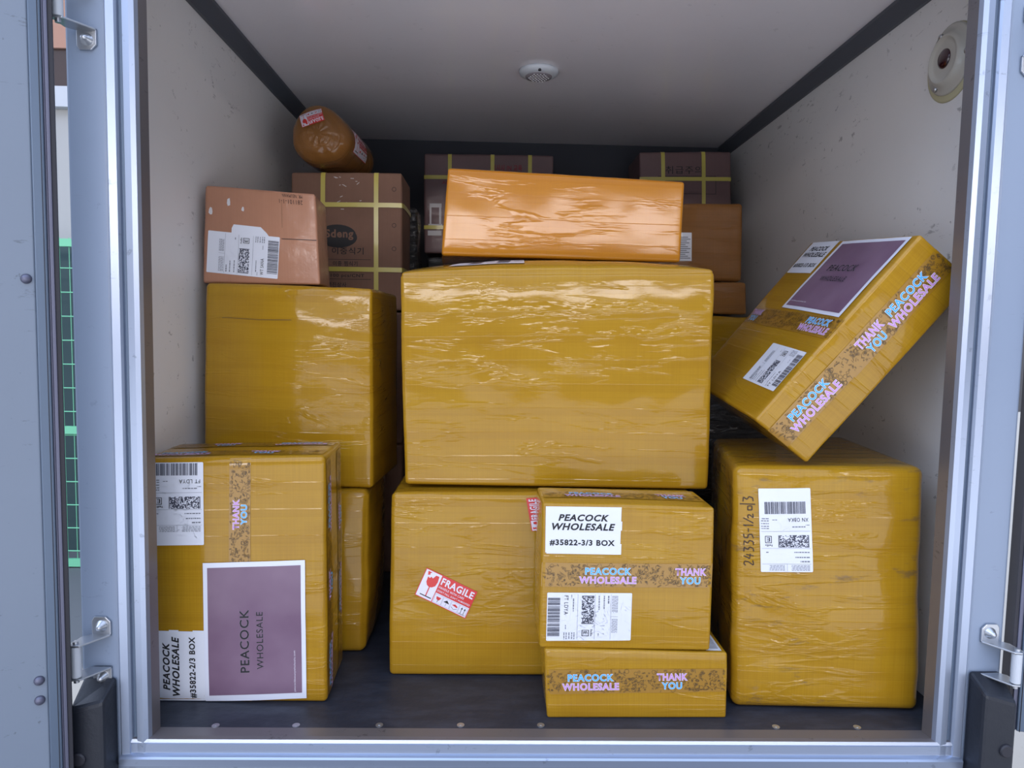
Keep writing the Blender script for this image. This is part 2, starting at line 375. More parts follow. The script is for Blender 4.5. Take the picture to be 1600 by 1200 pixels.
# ------------------------------------------------------------ printed matter
def ship_label(code, seed=0):
    dy = 0 if code.startswith('XN') else -.0225          # some labels are torn off close under the bar code
    a = Art(.102, .152); R = random.Random(seed)
    a.rect(.001, 0, .101, .152, 'paper', 0); a.rect(0, .001, .102, .151, 'paper', 0)
    n0 = len(a.f)
    x = .011
    while x < .092:
        w = R.choice((.0005, .0008, .0012, .0018)); a.rect(x, .024, min(x+w, .093), .046, 'bar', 1, .05); x += w + R.choice((.0005, .0006, .0009, .0014))
    a.text(code, .006, .0535, .046, .0605, 'ink', 1, .004)
    def words(x0, x1, y, h, m='grey'):
        x = x0
        while x < x1:
            w = R.uniform(.002, .007); w = min(w, x1-x); 
            if w > .001: a.rect(x, y, x+w*.92, y+h, m, 1, .05)
            x += w + .0008
    for y in (.0535, .0575, .0625, .0675, .0715): words(.084, .099, y, .0016)
    words(.068, .078, .056, .0012); words(.012, .040, .069, .0018); words(.004, .012, .066, .0012)
    for y in (.0775, .1085, .137): a.rect(.003, y, .099, y+.0004, 'grey', 1, .03)
    # two dimensional bar block
    cw, ch = .060/62, .022/14
    a.rect(.006, .085, .0075, .107, 'bar', 1); a.rect(.0645, .085, .066, .107, 'bar', 1)
    for j in range(14):
        i = 2
        while i < 60:
            n = R.choice((1, 1, 2, 2, 3))
            if R.random() < .56: a.rect(.006+i*cw, .085+j*ch, .006+min(i+n, 60)*cw, .085+(j+1)*ch, 'bar', 1, .05)
            i += n
    a.frame(.079, .086, .092, .099, .0012, 'ink', 1); a.text('E', .0825, .089, .0885, .096, 'ink', 1, .01)
    a.text('FedEx', .078, .1015, .092, .1050, 'ink', 1, .02)
    words(.006, .036, .115, .0018); words(.086, .092, .115, .0016); words(.006, .034, .124, .002); words(.006, .024, .1315, .0024)
    for k in range(5): words(.006, .042, .1395+k*.0022, .0009); words(.055, .085, .1395+k*.0022, .0009)
    a.rect(.050, .137, .0504, .150, 'grey', 1)
    a.f[n0:] = [([(p[0], p[1]+dy) for p in pts], m, lv) for pts, m, lv in a.f[n0:]]
    return a
def box_sticker(txt, notch=True):
    a = Art(.135, .088); a.rect(.0, .002, .133, .088, 'paper', 0); a.rect(.002, .0, .133, .002, 'paper', 0)
    if notch: a.rect(.133, .045, .135, .062, 'paper', 0); a.rect(.133, 0, .135, .020, 'paper', 0)
    a.text('PEACOCK', .023, .062, .110, .0735, 'ink', 1, .036, .25)
    a.text('WHOLESALE', .012, .045, .122, .0570, 'ink', 1, .036, .25)
    a.text(txt, .008, .0155, .122, .0265, 'ink', 1, .035)
    return a
def purple_sheet():
    a = Art(.255, .187); a.rect(0, 0, .255, .187, 'sheet', 0); a.rect(.011, .008, .246, .179, 'purple', 1, .015)
    a.text('PEACOCK', .053, .104, .168, .120, 'ink', 2.5, .02, 0, 'pale', .036)
    a.text('WHOLESALE', .058, .078, .164, .090, 'ink', 2.5, .010, 0, 'pale', .024)
    a.text('peacockbeautywholesale.com', .014, .0185, .090, .0228, 'white', 2)
    return a
def thanks_tape(L, phase, seed=0, W=.046, dens=1.0):
    """decorated tape of length L; phase = place of the centre of one THANK YOU"""
    a = Art(L, W); R = random.Random(seed); a.rect(0, 0, L, W, 'tape', 0)
    n = int(L/.046*62*dens)
    for k in range(n):
        x, y = R.uniform(.004, L-.004), R.uniform(.003, W-.003); t = R.random()
        if t < .26:
            r = R.uniform(.0016, .0044); a.ring(x, y, min(r, y, W-y, x, L-x), .0006, 'dood', 1)
            if R.random() < .3: a.ell(x, y, r*.45, r*.45, 'dood', 1, 8)
        elif t < .75:
            g = R.uniform(0, math.pi); l = R.uniform(.003, .0085); dx, dy = math.cos(g)*l/2, math.sin(g)*l/2
            dx = min(dx, x, L-x); cl = lambda p: (min(max(p[0], 0), L), min(max(p[1], 0), W))
            a.line([cl((x-dx, y-dy)), cl((x+dx, y+dy))], .0007, 'dood', 1)
            if R.random() < .5: a.line([cl((x-dx+dy*.4, y-dy-dx*.4)), cl((x+dx+dy*.4, y+dy-dx*.4))], .0006, 'dood', 1)
        else:
            l = R.uniform(.0012, .0022); cl = lambda p: (min(max(p[0], 0), L), min(max(p[1], 0), W))
            a.line([cl((x-l, y-l)), cl((x-l*.3, y+l)), cl((x+l*.3, y-l)), cl((x+l, y+l))], .0006, 'dood', 1)
    def word(cx, t1, w1, c1, t2, w2, c2):
        for t, w, c, y in ((t1, w1, c1, .0245), (t2, w2, c2, .0075)):
            x0, x1 = cx-w/2, cx+w/2
            if x0 >= 0 and x1 <= L: a.text(t, x0, y, x1, y+.0125, c, 3, .02, 0, 'white', .055)
    for k in range(-4, 5):
        word(phase+k*.292, 'THANK', .053, 'pink', 'YOU', .035, 'cyan')
        word(phase+k*.292-.146, 'PEACOCK', .080, 'cyan', 'WHOLESALE', .100, 'pink')
    return a
def fragile():
    a = Art(.106, .054); a.rect(0, 0, .106, .054, 'red', 0)
    a.rect(.0015, .0015, .0335, .0525, 'white', 1); a.rect(.035, .0015, .1045, .0205, 'white', 1)
    # broken glass
    a.poly([(.009, .041), (.0135, .0395), (.015, .043), (.019, .041), (.023, .0485), (.029, .0485), (.0305, .038), (.029, .030), (.024, .0255), (.0185, .024), (.0135, .026), (.010, .031)], 'red', 2)
    a.poly([(.0055, .0505), (.0135, .0505), (.0105, .0475), (.012, .0455), (.0075, .0435)], 'red', 2)
    a.rect(.0185, .007, .0205, .025, 'red', 2); a.rect(.008, .0055, .031, .0072, 'ink', 2)
    a.text('FRAGILE', .037, .0375, .102, .050, 'white', 2, .03)
    a.text('HANDLE WITH CARE', .036, .0300, .088, .0340, 'white', 2, .01)
    a.text("DON'T FALL, DON'T HUMIDIFIED", .036, .0230, .103, .0270, 'white', 2, .01)
    for i in range(4):
        x = .037 + i*.017; a.frame(x-.001, .003, x+.015, .019, .0003, 'grey', 2)
    a.poly([(.039, .015), (.049, .015), (.046, .009), (.041, .010)], 'red', 2.2); a.rect(.0435, .005, .0445, .010, 'grey', 2.2)
    a.poly([(.055, .011), (.067, .011), (.061, .016)], 'ink', 2.2); a.rect(.0608, .005, .0614, .011, 'grey', 2.2)
    a.poly([(.072, .013), (.078, .016), (.084, .013), (.083, .011)], 'red', 2.2); a.line([(.072, .009), (.078, .006), (.084, .009)], .0008, 'grey', 2.2)
    for x in (.092, .098): a.rect(x, .005, x+.001, .015, 'ink', 2.2); a.poly([(x-.0015, .013), (x+.0025, .013), (x+.0005, .017)], 'ink', 2.2)
    a.rect(.089, .004, .101, .0047, 'ink', 2.2)
    return a

# corners of every carton in metres: front, back (bottom) then front, back (top), left before right
K = {
'b1': [[-0.628, 1.2443, 0.0], [-0.2979, 1.2432, 0.0], [-0.632, 1.4161, 0.0], [-0.3054, 1.4151, 0.0], [-0.628, 1.2443, 0.4482], [-0.302, 1.2432, 0.4577], [-0.632, 1.4161, 0.4482], [-0.3095, 1.4151, 0.4577]],
'b2': [[-0.628, 1.431, 0.0], [-0.2661, 1.444, 0.0], [-0.628, 1.701, 0.0], [-0.2708, 1.7139, 0.0], [-0.628, 1.431, 0.3422], [-0.2605, 1.444, 0.348], [-0.628, 1.701, 0.3422], [-0.2652, 1.7139, 0.348]],
'b3': [[-0.6211, 1.49, 0.35], [-0.2543, 1.462, 0.35], [-0.6037, 1.7394, 0.35], [-0.2368, 1.7114, 0.35], [-0.611, 1.49, 0.7767], [-0.2572, 1.462, 0.7714], [-0.5935, 1.7394, 0.7767], [-0.2398, 1.7114, 0.7714]],
'b16': [[-0.2009, 1.3451, 0.0], [0.4083, 1.3476, 0.0], [-0.2009, 1.7451, 0.0], [0.4083, 1.7476, 0.0], [-0.1967, 1.3451, 0.3691], [0.3992, 1.3476, 0.3738], [-0.1967, 1.7451, 0.3691], [0.3992, 1.7476, 0.3738]],
'b7': [[-0.1757, 1.385, 0.3765], [0.4333, 1.375, 0.3765], [-0.169, 1.7649, 0.3765], [0.44, 1.7549, 0.3765], [-0.1888, 1.385, 0.7954], [0.4296, 1.375, 0.8123], [-0.1822, 1.7649, 0.7954], [0.4362, 1.7549, 0.8123]],
'b18': [[0.104, 1.1955, 0.0], [0.4274, 1.1983, 0.0], [0.104, 1.3255, 0.0], [0.4274, 1.3283, 0.0], [0.0966, 1.1955, 0.1272], [0.4235, 1.1983, 0.1213], [0.0966, 1.3255, 0.1272], [0.4235, 1.3283, 0.1213]],
'b17': [[0.088, 1.203, 0.1252], [0.3918, 1.197, 0.1252], [0.0858, 1.328, 0.1252], [0.3896, 1.322, 0.1252], [0.0881, 1.203, 0.3877], [0.3906, 1.197, 0.3851], [0.0859, 1.328, 0.3877], [0.3884, 1.322, 0.3851]],
'b15': [[0.4484, 1.2328, 0.0], [0.7945, 1.2207, 0.0], [0.5042, 1.5836, 0.0], [0.822, 1.6084, 0.0], [0.4341, 1.2328, 0.4515], [0.7776, 1.2207, 0.4563], [0.5042, 1.5836, 0.4515], [0.822, 1.6084, 0.4563]],
'b4': [[-0.6252, 1.515, 0.778], [-0.3721, 1.495, 0.778], [-0.6343, 1.6447, 0.778], [-0.3812, 1.6247, 0.778], [-0.6171, 1.515, 0.9822], [-0.3824, 1.495, 0.9665], [-0.6262, 1.6447, 0.9822], [-0.3915, 1.6247, 0.9665]],
'b8': [[-0.1158, 1.49, 0.8445], [0.4004, 1.525, 0.8445], [-0.1353, 1.7693, 0.8445], [0.3809, 1.8043, 0.8445], [-0.1047, 1.49, 1.0259], [0.4034, 1.525, 1.0164], [-0.1242, 1.7693, 1.0259], [0.3838, 1.8043, 1.0164]],
'b5': [[-0.5659, 1.955, 0.74], [-0.26, 1.95, 0.74], [-0.5659, 2.135, 0.74], [-0.26, 2.13, 0.74], [-0.5642, 1.955, 1.11], [-0.2625, 1.95, 1.1144], [-0.5642, 2.135, 1.11], [-0.2625, 2.13, 1.1144]],
'b9': [[-0.2414, 2.36, 0.944], [0.1857, 2.35, 0.944], [-0.2414, 2.55, 0.944], [0.1857, 2.54, 0.944], [-0.2444, 2.36, 1.2686], [0.1825, 2.35, 1.2704], [-0.2444, 2.55, 1.2686], [0.1825, 2.54, 1.2704]],
'b10': [[0.4777, 2.36, 1.085], [0.7809, 2.35, 1.085], [0.4777, 2.55, 1.085], [0.7809, 2.54, 1.085], [0.4686, 2.36, 1.2903], [0.7719, 2.35, 1.2973], [0.4686, 2.55, 1.2903], [0.7719, 2.54, 1.2973]],
'b11': [[0.4313, 2.1, 0.851], [0.739, 2.1, 0.851], [0.4313, 2.52, 0.851], [0.739, 2.52, 0.851], [0.4237, 2.1, 1.0746], [0.7327, 2.1, 1.0817], [0.4237, 2.52, 1.0746], [0.7327, 2.52, 1.0817]],
'b12': [[0.4261, 2.06, 0.751], [0.7442, 2.06, 0.751], [0.4261, 2.48, 0.751], [0.7442, 2.48, 0.751], [0.423, 2.06, 0.8394], [0.7382, 2.06, 0.8458], [0.423, 2.48, 0.8394], [0.7382, 2.48, 0.8458]],
'b13': [[0.4264, 2.03, 0.552], [0.7594, 2.03, 0.552], [0.4264, 2.47, 0.552], [0.7594, 2.47, 0.552], [0.4201, 2.03, 0.7374], [0.7544, 2.03, 0.7438], [0.4201, 2.47, 0.7374], [0.7544, 2.47, 0.7438]],
'b14': [[0.4694, 1.6485, 0.5767], [0.465, 1.225, 0.5373], [0.5707, 1.6559, 0.4977], [0.567, 1.232, 0.459], [0.7281, 1.6155, 0.9067], [0.7243, 1.1915, 0.8663], [0.8302, 1.6222, 0.827], [0.826, 1.1982, 0.787]],
}

# ------------------------------------------------------------ setting materials
def wallmat(name, base, rough, scuff=.5, seed=0, streak=False, metal=0):
    m = mat(name, base, rough, metal); N = NT(m); v = N.uv('Object', (1, 1, 1), (seed, 0, 0))
    n1 = N.noise(v, 3, 4, .6); c = N.mix(N.ramp(n1, .3, .7, 0, .25), base, tuple(x*.82 for x in base))
    v2 = N.uv('Object', (9, 9, 30), (seed, 3, 0)); s = N.noise(v2, 1.6, 5, .75); k = N.noise(v, 5, 2)
    c = N.mix(N.math('MULTIPLY', N.ramp(s, .62, .67, 0, scuff), N.ramp(k, .46, .58)), c, tuple(x*.35 for x in base))
    v3 = N.uv('Object', (26, 26, 26), (seed, 7, 0)); s3 = N.noise(v3, 1.4, 4, .7)
    c = N.mix(N.math('MULTIPLY', N.ramp(s3, .645, .68, 0, scuff), N.ramp(k, .42, .55)), c, tuple(x*.3 for x in base))
    N.l(c, N.b.inputs['Base Color'])
    n4 = N.noise(v, 2.2, 2); N.l(N.bump(n4, .08, .01), N.b.inputs['Normal'])
    return m
WALL = wallmat('cream_wall_panel', (.76, .75, .735), .42, .65, 1)
CEIL = wallmat('gloss_ceiling_panel', (.86, .84, .88), .10, .15, 5)
STRIPM = mat('dark_corner_moulding', (.085, .095, .115), .5)
GALV = wallmat('galvanised_frame', (.40, .46, .58), .30, .35, 9, metal=.75)
REVEAL = wallmat('shade_toned_steel', (.20, .185, .19), .35, .5, 3, metal=.5)  # darker steel: the reveal's shade is put into its colour
PANEL = wallmat('pale_painted_panel', (.25, .305, .40), .30, .25, 12)
DOORM = wallmat('door_liner', (.19, .23, .29), .45, .5, 15)
DOOREDGE = mat('blue_grey_door_edge', (.11, .15, .21), .4, .3)
DOORFLG = mat('dull_aluminium', (.13, .135, .19), .4, .5)
RUBBER = mat('dark_rubber_seal', (.022, .022, .03), .6)
BUMP = mat('black_rubber', (.013, .016, .024), .5)
_n = NT(BUMP); _n.l(_n.bump(_n.noise(_n.uv('Object'), 60, 4, .7), .3, .003), _n.b.inputs['Normal'])
ZINC = mat('zinc_hinge', (.52, .54, .57), .3, .85)
PAINTW = mat('hinge_sleeve', (.55, .58, .62), .35)
FLOORM = mat('black_rubber_floor', (.024, .027, .036), .5)
_n = NT(FLOORM); _c = _n.noise(_n.uv('Object', (3, 9, 3)), 3, 6, .75); _n.l(_n.mix(_n.ramp(_c, .45, .75, 0, .8), (.016, .021, .034), (.048, .056, .078)), _n.b.inputs['Base Color'])
_n.l(_n.bump(_n.noise(_n.uv('Object'), 90, 3), .3, .002), _n.b.inputs['Normal'])
def S(name, bm, m, parent=None, bevel=0, **k):
    o = bobj(name, bm, m, parent, bevel=bevel, **k)
    if parent is None: o['kind'] = 'structure'
    return o
XL, XR, ZC, YB, YF = -.640, .838, 1.375, 2.60, 1.160
b = bmesh.new(); bx(b, -.672, .870, YF, YB+.04, -.03, 0); fl = S('floor', b, FLOORM)
for x, y in ((-.47,1.166), (-.333,1.168), (-.19,1.17), (-.049,1.171), (.091,1.172), (.506,1.17), (.651,1.17)):
    b = bmesh.new(); cyl(b, (0,0,-.001), (0,0,.0012), .0065, n=16); cyl(b, (0,0,.0012), (0,0,.0018), .0025, n=8)
    S('screw', b, ZINC, fl, loc=(x, y, 0))
b = bmesh.new(); bx(b, -.672, XL, YF, YB+.04, 0, ZC+.04); S('wall_left', b, WALL)
b = bmesh.new(); bx(b, XR, .870, YF, YB+.04, 0, ZC+.04); S('wall_right', b, WALL)
b = bmesh.new(); bx(b, XL, XR, YB, YB+.04, 0, ZC); S('wall_back', b, mat('shade_toned_bulkhead', (.035, .038, .05), .6))  # gloom of the far end put into the back wall's colour
b = bmesh.new(); bx(b, XL, XR, YF, YB+.04, ZC, ZC+.04); S('ceiling', b, CEIL)
b = bmesh.new(); prism(b, [(XL, ZC), (XL, ZC-.030), (XL+.008, ZC-.030), (XL+.034, ZC-.008), (XL+.034, ZC)], 'Y', YF, YB); S('trim_1', b, STRIPM)
b = bmesh.new(); prism(b, [(XR, ZC), (XR, ZC-.030), (XR-.008, ZC-.030), (XR-.034, ZC-.008), (XR-.034, ZC)], 'Y', YF, YB); S('trim_2', b, STRIPM)

def jamb(name, xs, sg, hi):
    # profile: reveal, raised lip, groove, outer face
    P = [(xs, YF), (xs - sg*.002, 1.136), (xs - sg*.005, 1.129), (xs - sg*.012, 1.126), (xs - sg*.0225, 1.127), (xs - sg*.0245, 1.130), (xs - sg*.025, 1.133), (xs - sg*.0300, 1.133), (xs - sg*.0312, 1.129),
         (xs - sg*.034, 1.125), (xs - sg*.046, 1.1235), (xs - sg*.0485, 1.126), (xs - sg*.0485, YF)]
    P = [(x, y) for x, y in P]
    b = bmesh.new(); prism(b, P, 'Z', -.042, hi)
    for f in b.faces:
        c = f.calc_center_median()
        if abs(c.x - xs) < .0028 and f.normal.z == 0 or (abs(c.x - (xs - sg*.001)) < .002): f.material_index = 1
        if abs(c.x - (xs - sg*.027)) < .0035 and c.y > 1.128: f.material_index = 2
    return S(name, b, [GALV, REVEAL, DOOREDGE])
jamb('trim_3', -.561, 1, 1.36); jamb('trim_4', .7605, -1, 1.36)
def seam(bm, x, z0, z1, seed):
    pass
b = bmesh.new(); prism(b, [(1.161, -.030), (1.161, .0005), (1.136, .0005), (1.128, -.001), (1.126, -.006), (1.1275, -.009), (1.127, -.024), (1.120, -.027), (1.117, -.0295), (1.118, -.042), (1.135, -.044), (1.135, -.030)], 'X', -.609, .808)
for f in b.faces:
    if f.calc_center_median().z > -.001 and f.calc_center_median().y > 1.131: f.material_index = 1
S('trim_5', b, [GALV, REVEAL])
b = bmesh.new(); bx(b, -.672, .870, 1.126, YF, 1.30, 1.42); S('trim_6', b, GALV, bevel=.003)
for nm, x0, x1 in (('trim_7', -.672, -.6105), ('trim_8', .8105, .870)):
    b = bmesh.new(); bx(b, x0, x1, 1.129, YF, -.045, 1.42); S(nm, b, PANEL, bevel=.004)
# white skirt of the body under the sill
b = bmesh.new(); bx(b, -.672, .870, 1.131, 1.19, -.35, -.046); S('trim_9', b, PANEL, bevel=.003)
b = bmesh.new(); bx(b, -.66, .86, 1.20, 2.64, -.22, -.032); S('trim_10', b, BUMP)

# ------------------------------------------------------------ door leaves
def door(name, root, ang, sg, w=.70, zb=-.07):
    r = empty(name, root, (0, 0, ang)); r['kind'] = 'structure'
    def X(a, b_): return (min(sg*a, sg*b_), max(sg*a, sg*b_))
    b = bmesh.new(); bx(b, *X(-w, -.030), .004, .034, zb+.005, 1.42); S('door_panel', b, DOORM, r, bevel=.002)
    b = bmesh.new(); bx(b, *X(-.030, -.014), .000, .036, zb, 1.425); S('edge_profile', b, DOOREDGE, r, bevel=.002)
    b = bmesh.new(); bx(b, *X(-.014, -.011), .004, .036, zb, 1.425); bx(b, *X(-.011, -.006), .001, .036, zb, 1.425); S('edge_flange', b, DOORFLG, r, bevel=.001)
    b = bmesh.new(); bx(b, *X(-.006, 0), .003, .034, zb, 1.425); bx(b, *X(-.0185, -.0175), -.0012, .002, zb, 1.425); S('rubber_seal', b, RUBBER, r, bevel=.001)
    for z in (.143, .112, .75, 1.28):
        b = bmesh.new(); cyl(b, (0, .0045, 0), (0, -.002, 0), 0, n=16, rings=[(0, .0075), (.5, .0068), (.85, .0045), (1, .0015)]); S('rivet', b, DOORFLG, r, loc=(sg*-.041, 0, z), smooth=True)
    return r
door('door_1', (-.648, 1.060, 0), math.radians(30), 1)
door('door_2', (.876, 1.112, 0), math.radians(-14), -1, .70, .03)

# ------------------------------------------------------------ hinges and buffers
def hinge(x, z, sg, label):
    """sg +1: pin on the left of its plates"""
    r = empty('door_hinge', (x, 1.128, z)); tag(r, label, 'hinge', 'galvanised door hinges')
    for k in (1, -1):
        b = bmesh.new()
        # vertical plate screwed to the post
        pts = [(-.014, .027), (-.009, .022)]
        x0, x1 = -.016, .014
        pl = [(sg*x0, k*.026), (sg*x1, k*.026), (sg*(x1+.0), k*.050), (sg*(x1-.008), k*.058), (sg*(x0+.004), k*.058), (sg*x0, k*.052)]
        prism(b, pl, 'Y', -.004, -.0005)
        # ear reaching out to the pin
        ear = [(sg*-.016, -.0005), (sg*.014, -.0005), (sg*.014, -.006), (sg*-.012, -.046), (sg*-.024, -.048), (sg*-.030, -.042), (sg*-.028, -.012)]
        prism(b, ear, 'Z', min(k*.026, k*.029), max(k*.026, k*.029))
        bobj('bracket', b, ZINC, r, bevel=.0008)
        b = bmesh.new(); cyl(b, (0, -.003, k*.043), (0, -.016, k*.043), 0, n=20, rings=[(0, .0095), (.15, .0095), (.2, .0075), (.45, .0072), (.5, .0055), (.8, .005), (1, .0015)])
        bobj('bolt', b, ZINC, r, smooth=True)
    b = bmesh.new(); cyl(b, (sg*-.021, -.040, -.025), (sg*-.021, -.040, .025), .0075, n=20); bobj('pin_sleeve', b, PAINTW, r, smooth=False, bevel=.001)
    b = bmesh.new(); cyl(b, (sg*-.021, -.040, -.034), (sg*-.021, -.040, .033), .0042, n=16); bobj('hinge_pin', b, ZINC, r)
    # strap on the door leaf side
    b = bmesh.new(); prism(b, [(sg*-.021, -.031), (sg*-.034, -.031), (sg*-.040, -.022), (sg*-.040, -.010), (sg*-.034, -.010), (sg*-.030, -.022), (sg*-.021, -.027)], 'Z', -.022, .022)
    bobj('leaf_strap', b, ZINC, r, bevel=.001)
hinge(-.6355, .151, 1, 'zinc door hinge low on the left post above the black rubber block')
hinge(-.6355, 1.165, 1, 'rusty zinc door hinge at the top of the left post')
hinge(.8435, .151, -1, 'zinc door hinge low on the right post above the black rubber block')
hinge(.8435, 1.165, -1, 'zinc door hinge at the top of the right post, half out of view')
def buffer(x0, x1, sg, zt, label):
    r = empty('rubber_buffer', ((x0+x1)/2, 1.128, -.06)); tag(r, label, 'rubber block', 'black rubber blocks on the rear posts')
    h = (x1-x0)/2; b = bmesh.new(); t = zt+.06
    v = bx(b, -h, h, -.046, -.0005, 0, t)
    # top falls away towards the outer front corner
    for i in (4, 5): v[i].co.z -= .020
    v[4 if sg > 0 else 5].co.z -= .016
    bobj('block', b, BUMP, r, bevel=.006)
    b = bmesh.new(); cyl(b, (0, -.0455, 0), (0, -.0505, 0), 0, n=20, rings=[(0, .011), (.6, .011), (1, .009)]); o = bobj('screw_cap', b, RUBBER, r, loc=(sg*-.012, 0, t-.115))
buffer(-.668, -.613, 1, .108, 'black rubber buffer block under the lower left hinge')
buffer(.812, .868, -1, .128, 'black rubber buffer block under the lower right hinge')

# ------------------------------------------------------------ fittings
r = empty('ceiling_lamp', (.103, 1.895, ZC)); tag(r, 'round white ceiling lamp with small clear studs', 'lamp')
WP = mat('white_plastic', (.62, .66, .70), .35); LENS = mat('lamp_lens', (.30, .28, .31), .25, 0, .5); STUD = mat('led_studs', (.75, .76, .80), .2)
b = bmesh.new(); cyl(b, (0,0,0), (0,0,-.016), 0, n=40, rings=[(0,.052),(.35,.052),(.6,.050),(.85,.044),(1,.037)]); bobj('rim', b, WP, r, smooth=True)
b = bmesh.new(); cyl(b, (0,0,-.0155), (0,0,-.0185), 0, n=32, rings=[(0,.036),(.6,.034),(1,.028)]); ln = bobj('lens', b, LENS, r, smooth=True)
b = bmesh.new()
for i in range(-3, 4):
    for j in range(-3, 4):
        x, y = i*.0085+(j%2)*.004, j*.0085
        if math.hypot(x, y) < .029: cyl(b, (x,y,-.0175), (x,y,-.0205), 0, n=8, rings=[(0,.0022),(.6,.0018),(1,.0006)])
bobj('led_studs', b, STUD, ln)
b = bmesh.new(); cyl(b, (0,-.044,-.011), (0,-.044,-.0155), .004, n=12); bobj('sensor_eye', b, RUBBER, r)
r = empty('wall_fitting', (XR, 1.315, 1.205)); tag(r, 'round cream plastic fitting with a dark red centre on the right wall', 'wall fitting')
CREAM = mat('aged_cream_plastic', (.50, .49, .44), .35, 0, .3); DKR = mat('dark_red_lens', (.03, .005, .009), .2, 0, 1)
GLUE = mat('yellowed_sealant', (.50, .47, .30), .5)
b = bmesh.new(); cyl(b, (0,0,0), (-.003,0,0), 0, n=48, rings=[(0,.070),(.7,.069),(1,.066)]); 
for v in b.verts: v.co.z = v.co.z*1.0 - .006
bobj('sealant_ring', b, GLUE, r, smooth=True)
b = bmesh.new(); cyl(b, (-.001,0,0), (-.019,0,0), 0, n=48, rings=[(0,.063),(.25,.063),(.32,.060),(.38,.052),(.75,.047),(.95,.043),(1,.040),(.80,.037),(.74,.030)]); bobj('base_plate', b, CREAM, r, smooth=True)
b = bmesh.new(); cyl(b, (-.012,0,.001), (-.019,0,.001), 0, n=24, rings=[(0,.018),(.6,.0175),(1,.013)]); bobj('centre_lens', b, DKR, r, smooth=True)
for a in (65, 185, 305):
    b = bmesh.new(); cyl(b, (-.008,0,0), (-.013,0,0), 0, n=12, rings=[(0,.0055),(.6,.005),(1,.002)]); bobj('screw', b, ZINC, r, loc=(0, .054*math.cos(math.radians(a)), .054*math.sin(math.radians(a))), smooth=True)

# ------------------------------------------------------------ outside: ground, mesh fence, building seen through the door gap
GR = wallmat('bounce_concrete', (.52, .51, .50), .8, .2, 20); RD = wallmat('darkened_near_ground', (.13, .135, .14), .85, .2, 21)  # tones split for light: pale part bounces to the ceiling, near part darkened
b = bmesh.new(); bx(b, -14, 14, -14, -.9, -.80, -.75); bx(b, -14, 14, -.9, 14, -.80, -.75, 1); S('ground', b, [GR, RD])
FG = mat('green_fence_paint', (.20, .62, .36), .5)
r = empty('mesh_fence', (-2.7, 4.1, -.75)); tag(r, 'green wire mesh fence behind the left door gap', 'fence')
b = bmesh.new()
for k in range(14):
    cyl(b, (-.85, 0, .10+k*.138), (.85, 0, .10+k*.138), .0035, n=6)
for k in range(32): cyl(b, (-.85+k*.055, .004, .03), (-.85+k*.055, .004, 1.93), .0022, n=6)
bobj('wire_panel', b, FG, r)
for z in (.03, .82, 1.90):
    b = bmesh.new(); bx(b, -.87, .87, -.012, .012, z-.022, z+.022); bobj('rail', b, FG, r)
for x in (-.86, .86):
    b = bmesh.new(); cyl(b, (x, 0, 0), (x, 0, 2.0), .03, n=12); bobj('post', b, FG, r)
r = empty('building', (-3.9, 4.42, -.75)); tag(r, 'plain building beyond the green mesh fence', 'building')
b = bmesh.new(); bx(b, -2.2, 2.2, 0, 1.5, 0, 1.94); bobj('dark_base_wall', b, mat('dark_teal_wall', (.035, .07, .075), .7), r)
b = bmesh.new(); bx(b, -2.2, 2.2, 0, 1.5, 1.94, 2.74); bobj('upper_wall', b, mat('beige_wall', (.45, .45, .44), .8), r)
b = bmesh.new(); bx(b, -2.2, 2.2, -.05, 1.5, 2.74, 2.86); bobj('ledge', b, PAINTW, r)
b = bmesh.new(); bx(b, -2.2, 2.2, .02, 1.5, 2.86, 3.10); bobj('window_band', b, mat('dark_brown_window', (.045, .025, .022), .3), r)
b = bmesh.new(); bx(b, -2.2, 2.2, 0, 1.5, 3.10, 4.2); bobj('brick_wall', b, mat('terracotta_wall', (.45, .25, .18), .8), r)

# ------------------------------------------------------------ parcels
GRP = 'tape wrapped parcels in the truck'; GRC = 'strapped cartons at the back'
def parcel(name, C, material, label, cat, group, bodyname='carton_body', parts=True):
    if parts:
        r = empty(name, C.base); tag(r, label, cat, group); C.mesh(bodyname, material, r); return r
    o = C.mesh(name, material); tag(o, label, cat, group); return o

# 1  lower left parcel
C = Carton(K['b1'], seed=1, amp=.0012, bulge=dict(F=.004, R=.002)); r = parcel('wrapped_parcel', C, FILMS[3], 'yellow wrapped parcel with upright purple sheet and a 2/3 BOX sticker, lower left', 'parcel', GRP)
tp = thanks_tape(.455, .352, 1)
def plain(L, ph, sd): return thanks_tape(L, ph, sd)
C.decal('printed_tape', 'F', ((.585, .0), (.60, 1), (.485, 1), (.462, .0)), tp, r, .0008,
        extra=[('T', ((.02, .10), (.98, .10), (.98, .34), (.02, .34)), plain(.31, .20, 2), .0008),
               ('T', ((.02, .62), (.98, .66), (.98, .88), (.02, .88)), plain(.31, .10, 3), .0008),
               ('R', ((.30, .02), (.30, .98), (.06, .98), (.06, .02)), plain(.43, .20, 4), .0008),
               ('R', ((.88, .02), (.88, .98), (.64, .98), (.64, .02)), plain(.43, .30, 5), .0008)])
C.decal('shipping_label', 'F', ((.342, .984), (.051, .984), (.048, .650), (.343, .653)), ship_label('FT LDYA', 1), r, .0012, 'white shipping label')
C.decal('number_sticker', 'F', ((.332, .002), (.333, .301), (.058, .304), (.060, .002)), box_sticker('#35822-2/3 BOX'), r, .0012, 'white sticker reading 2/3 BOX')
C.decal('purple_sheet', 'F', ((.889, .021), (.890, .589), (.335, .580), (.331, .004)), purple_sheet(), r, .0022, 'purple printed sheet with a white border')

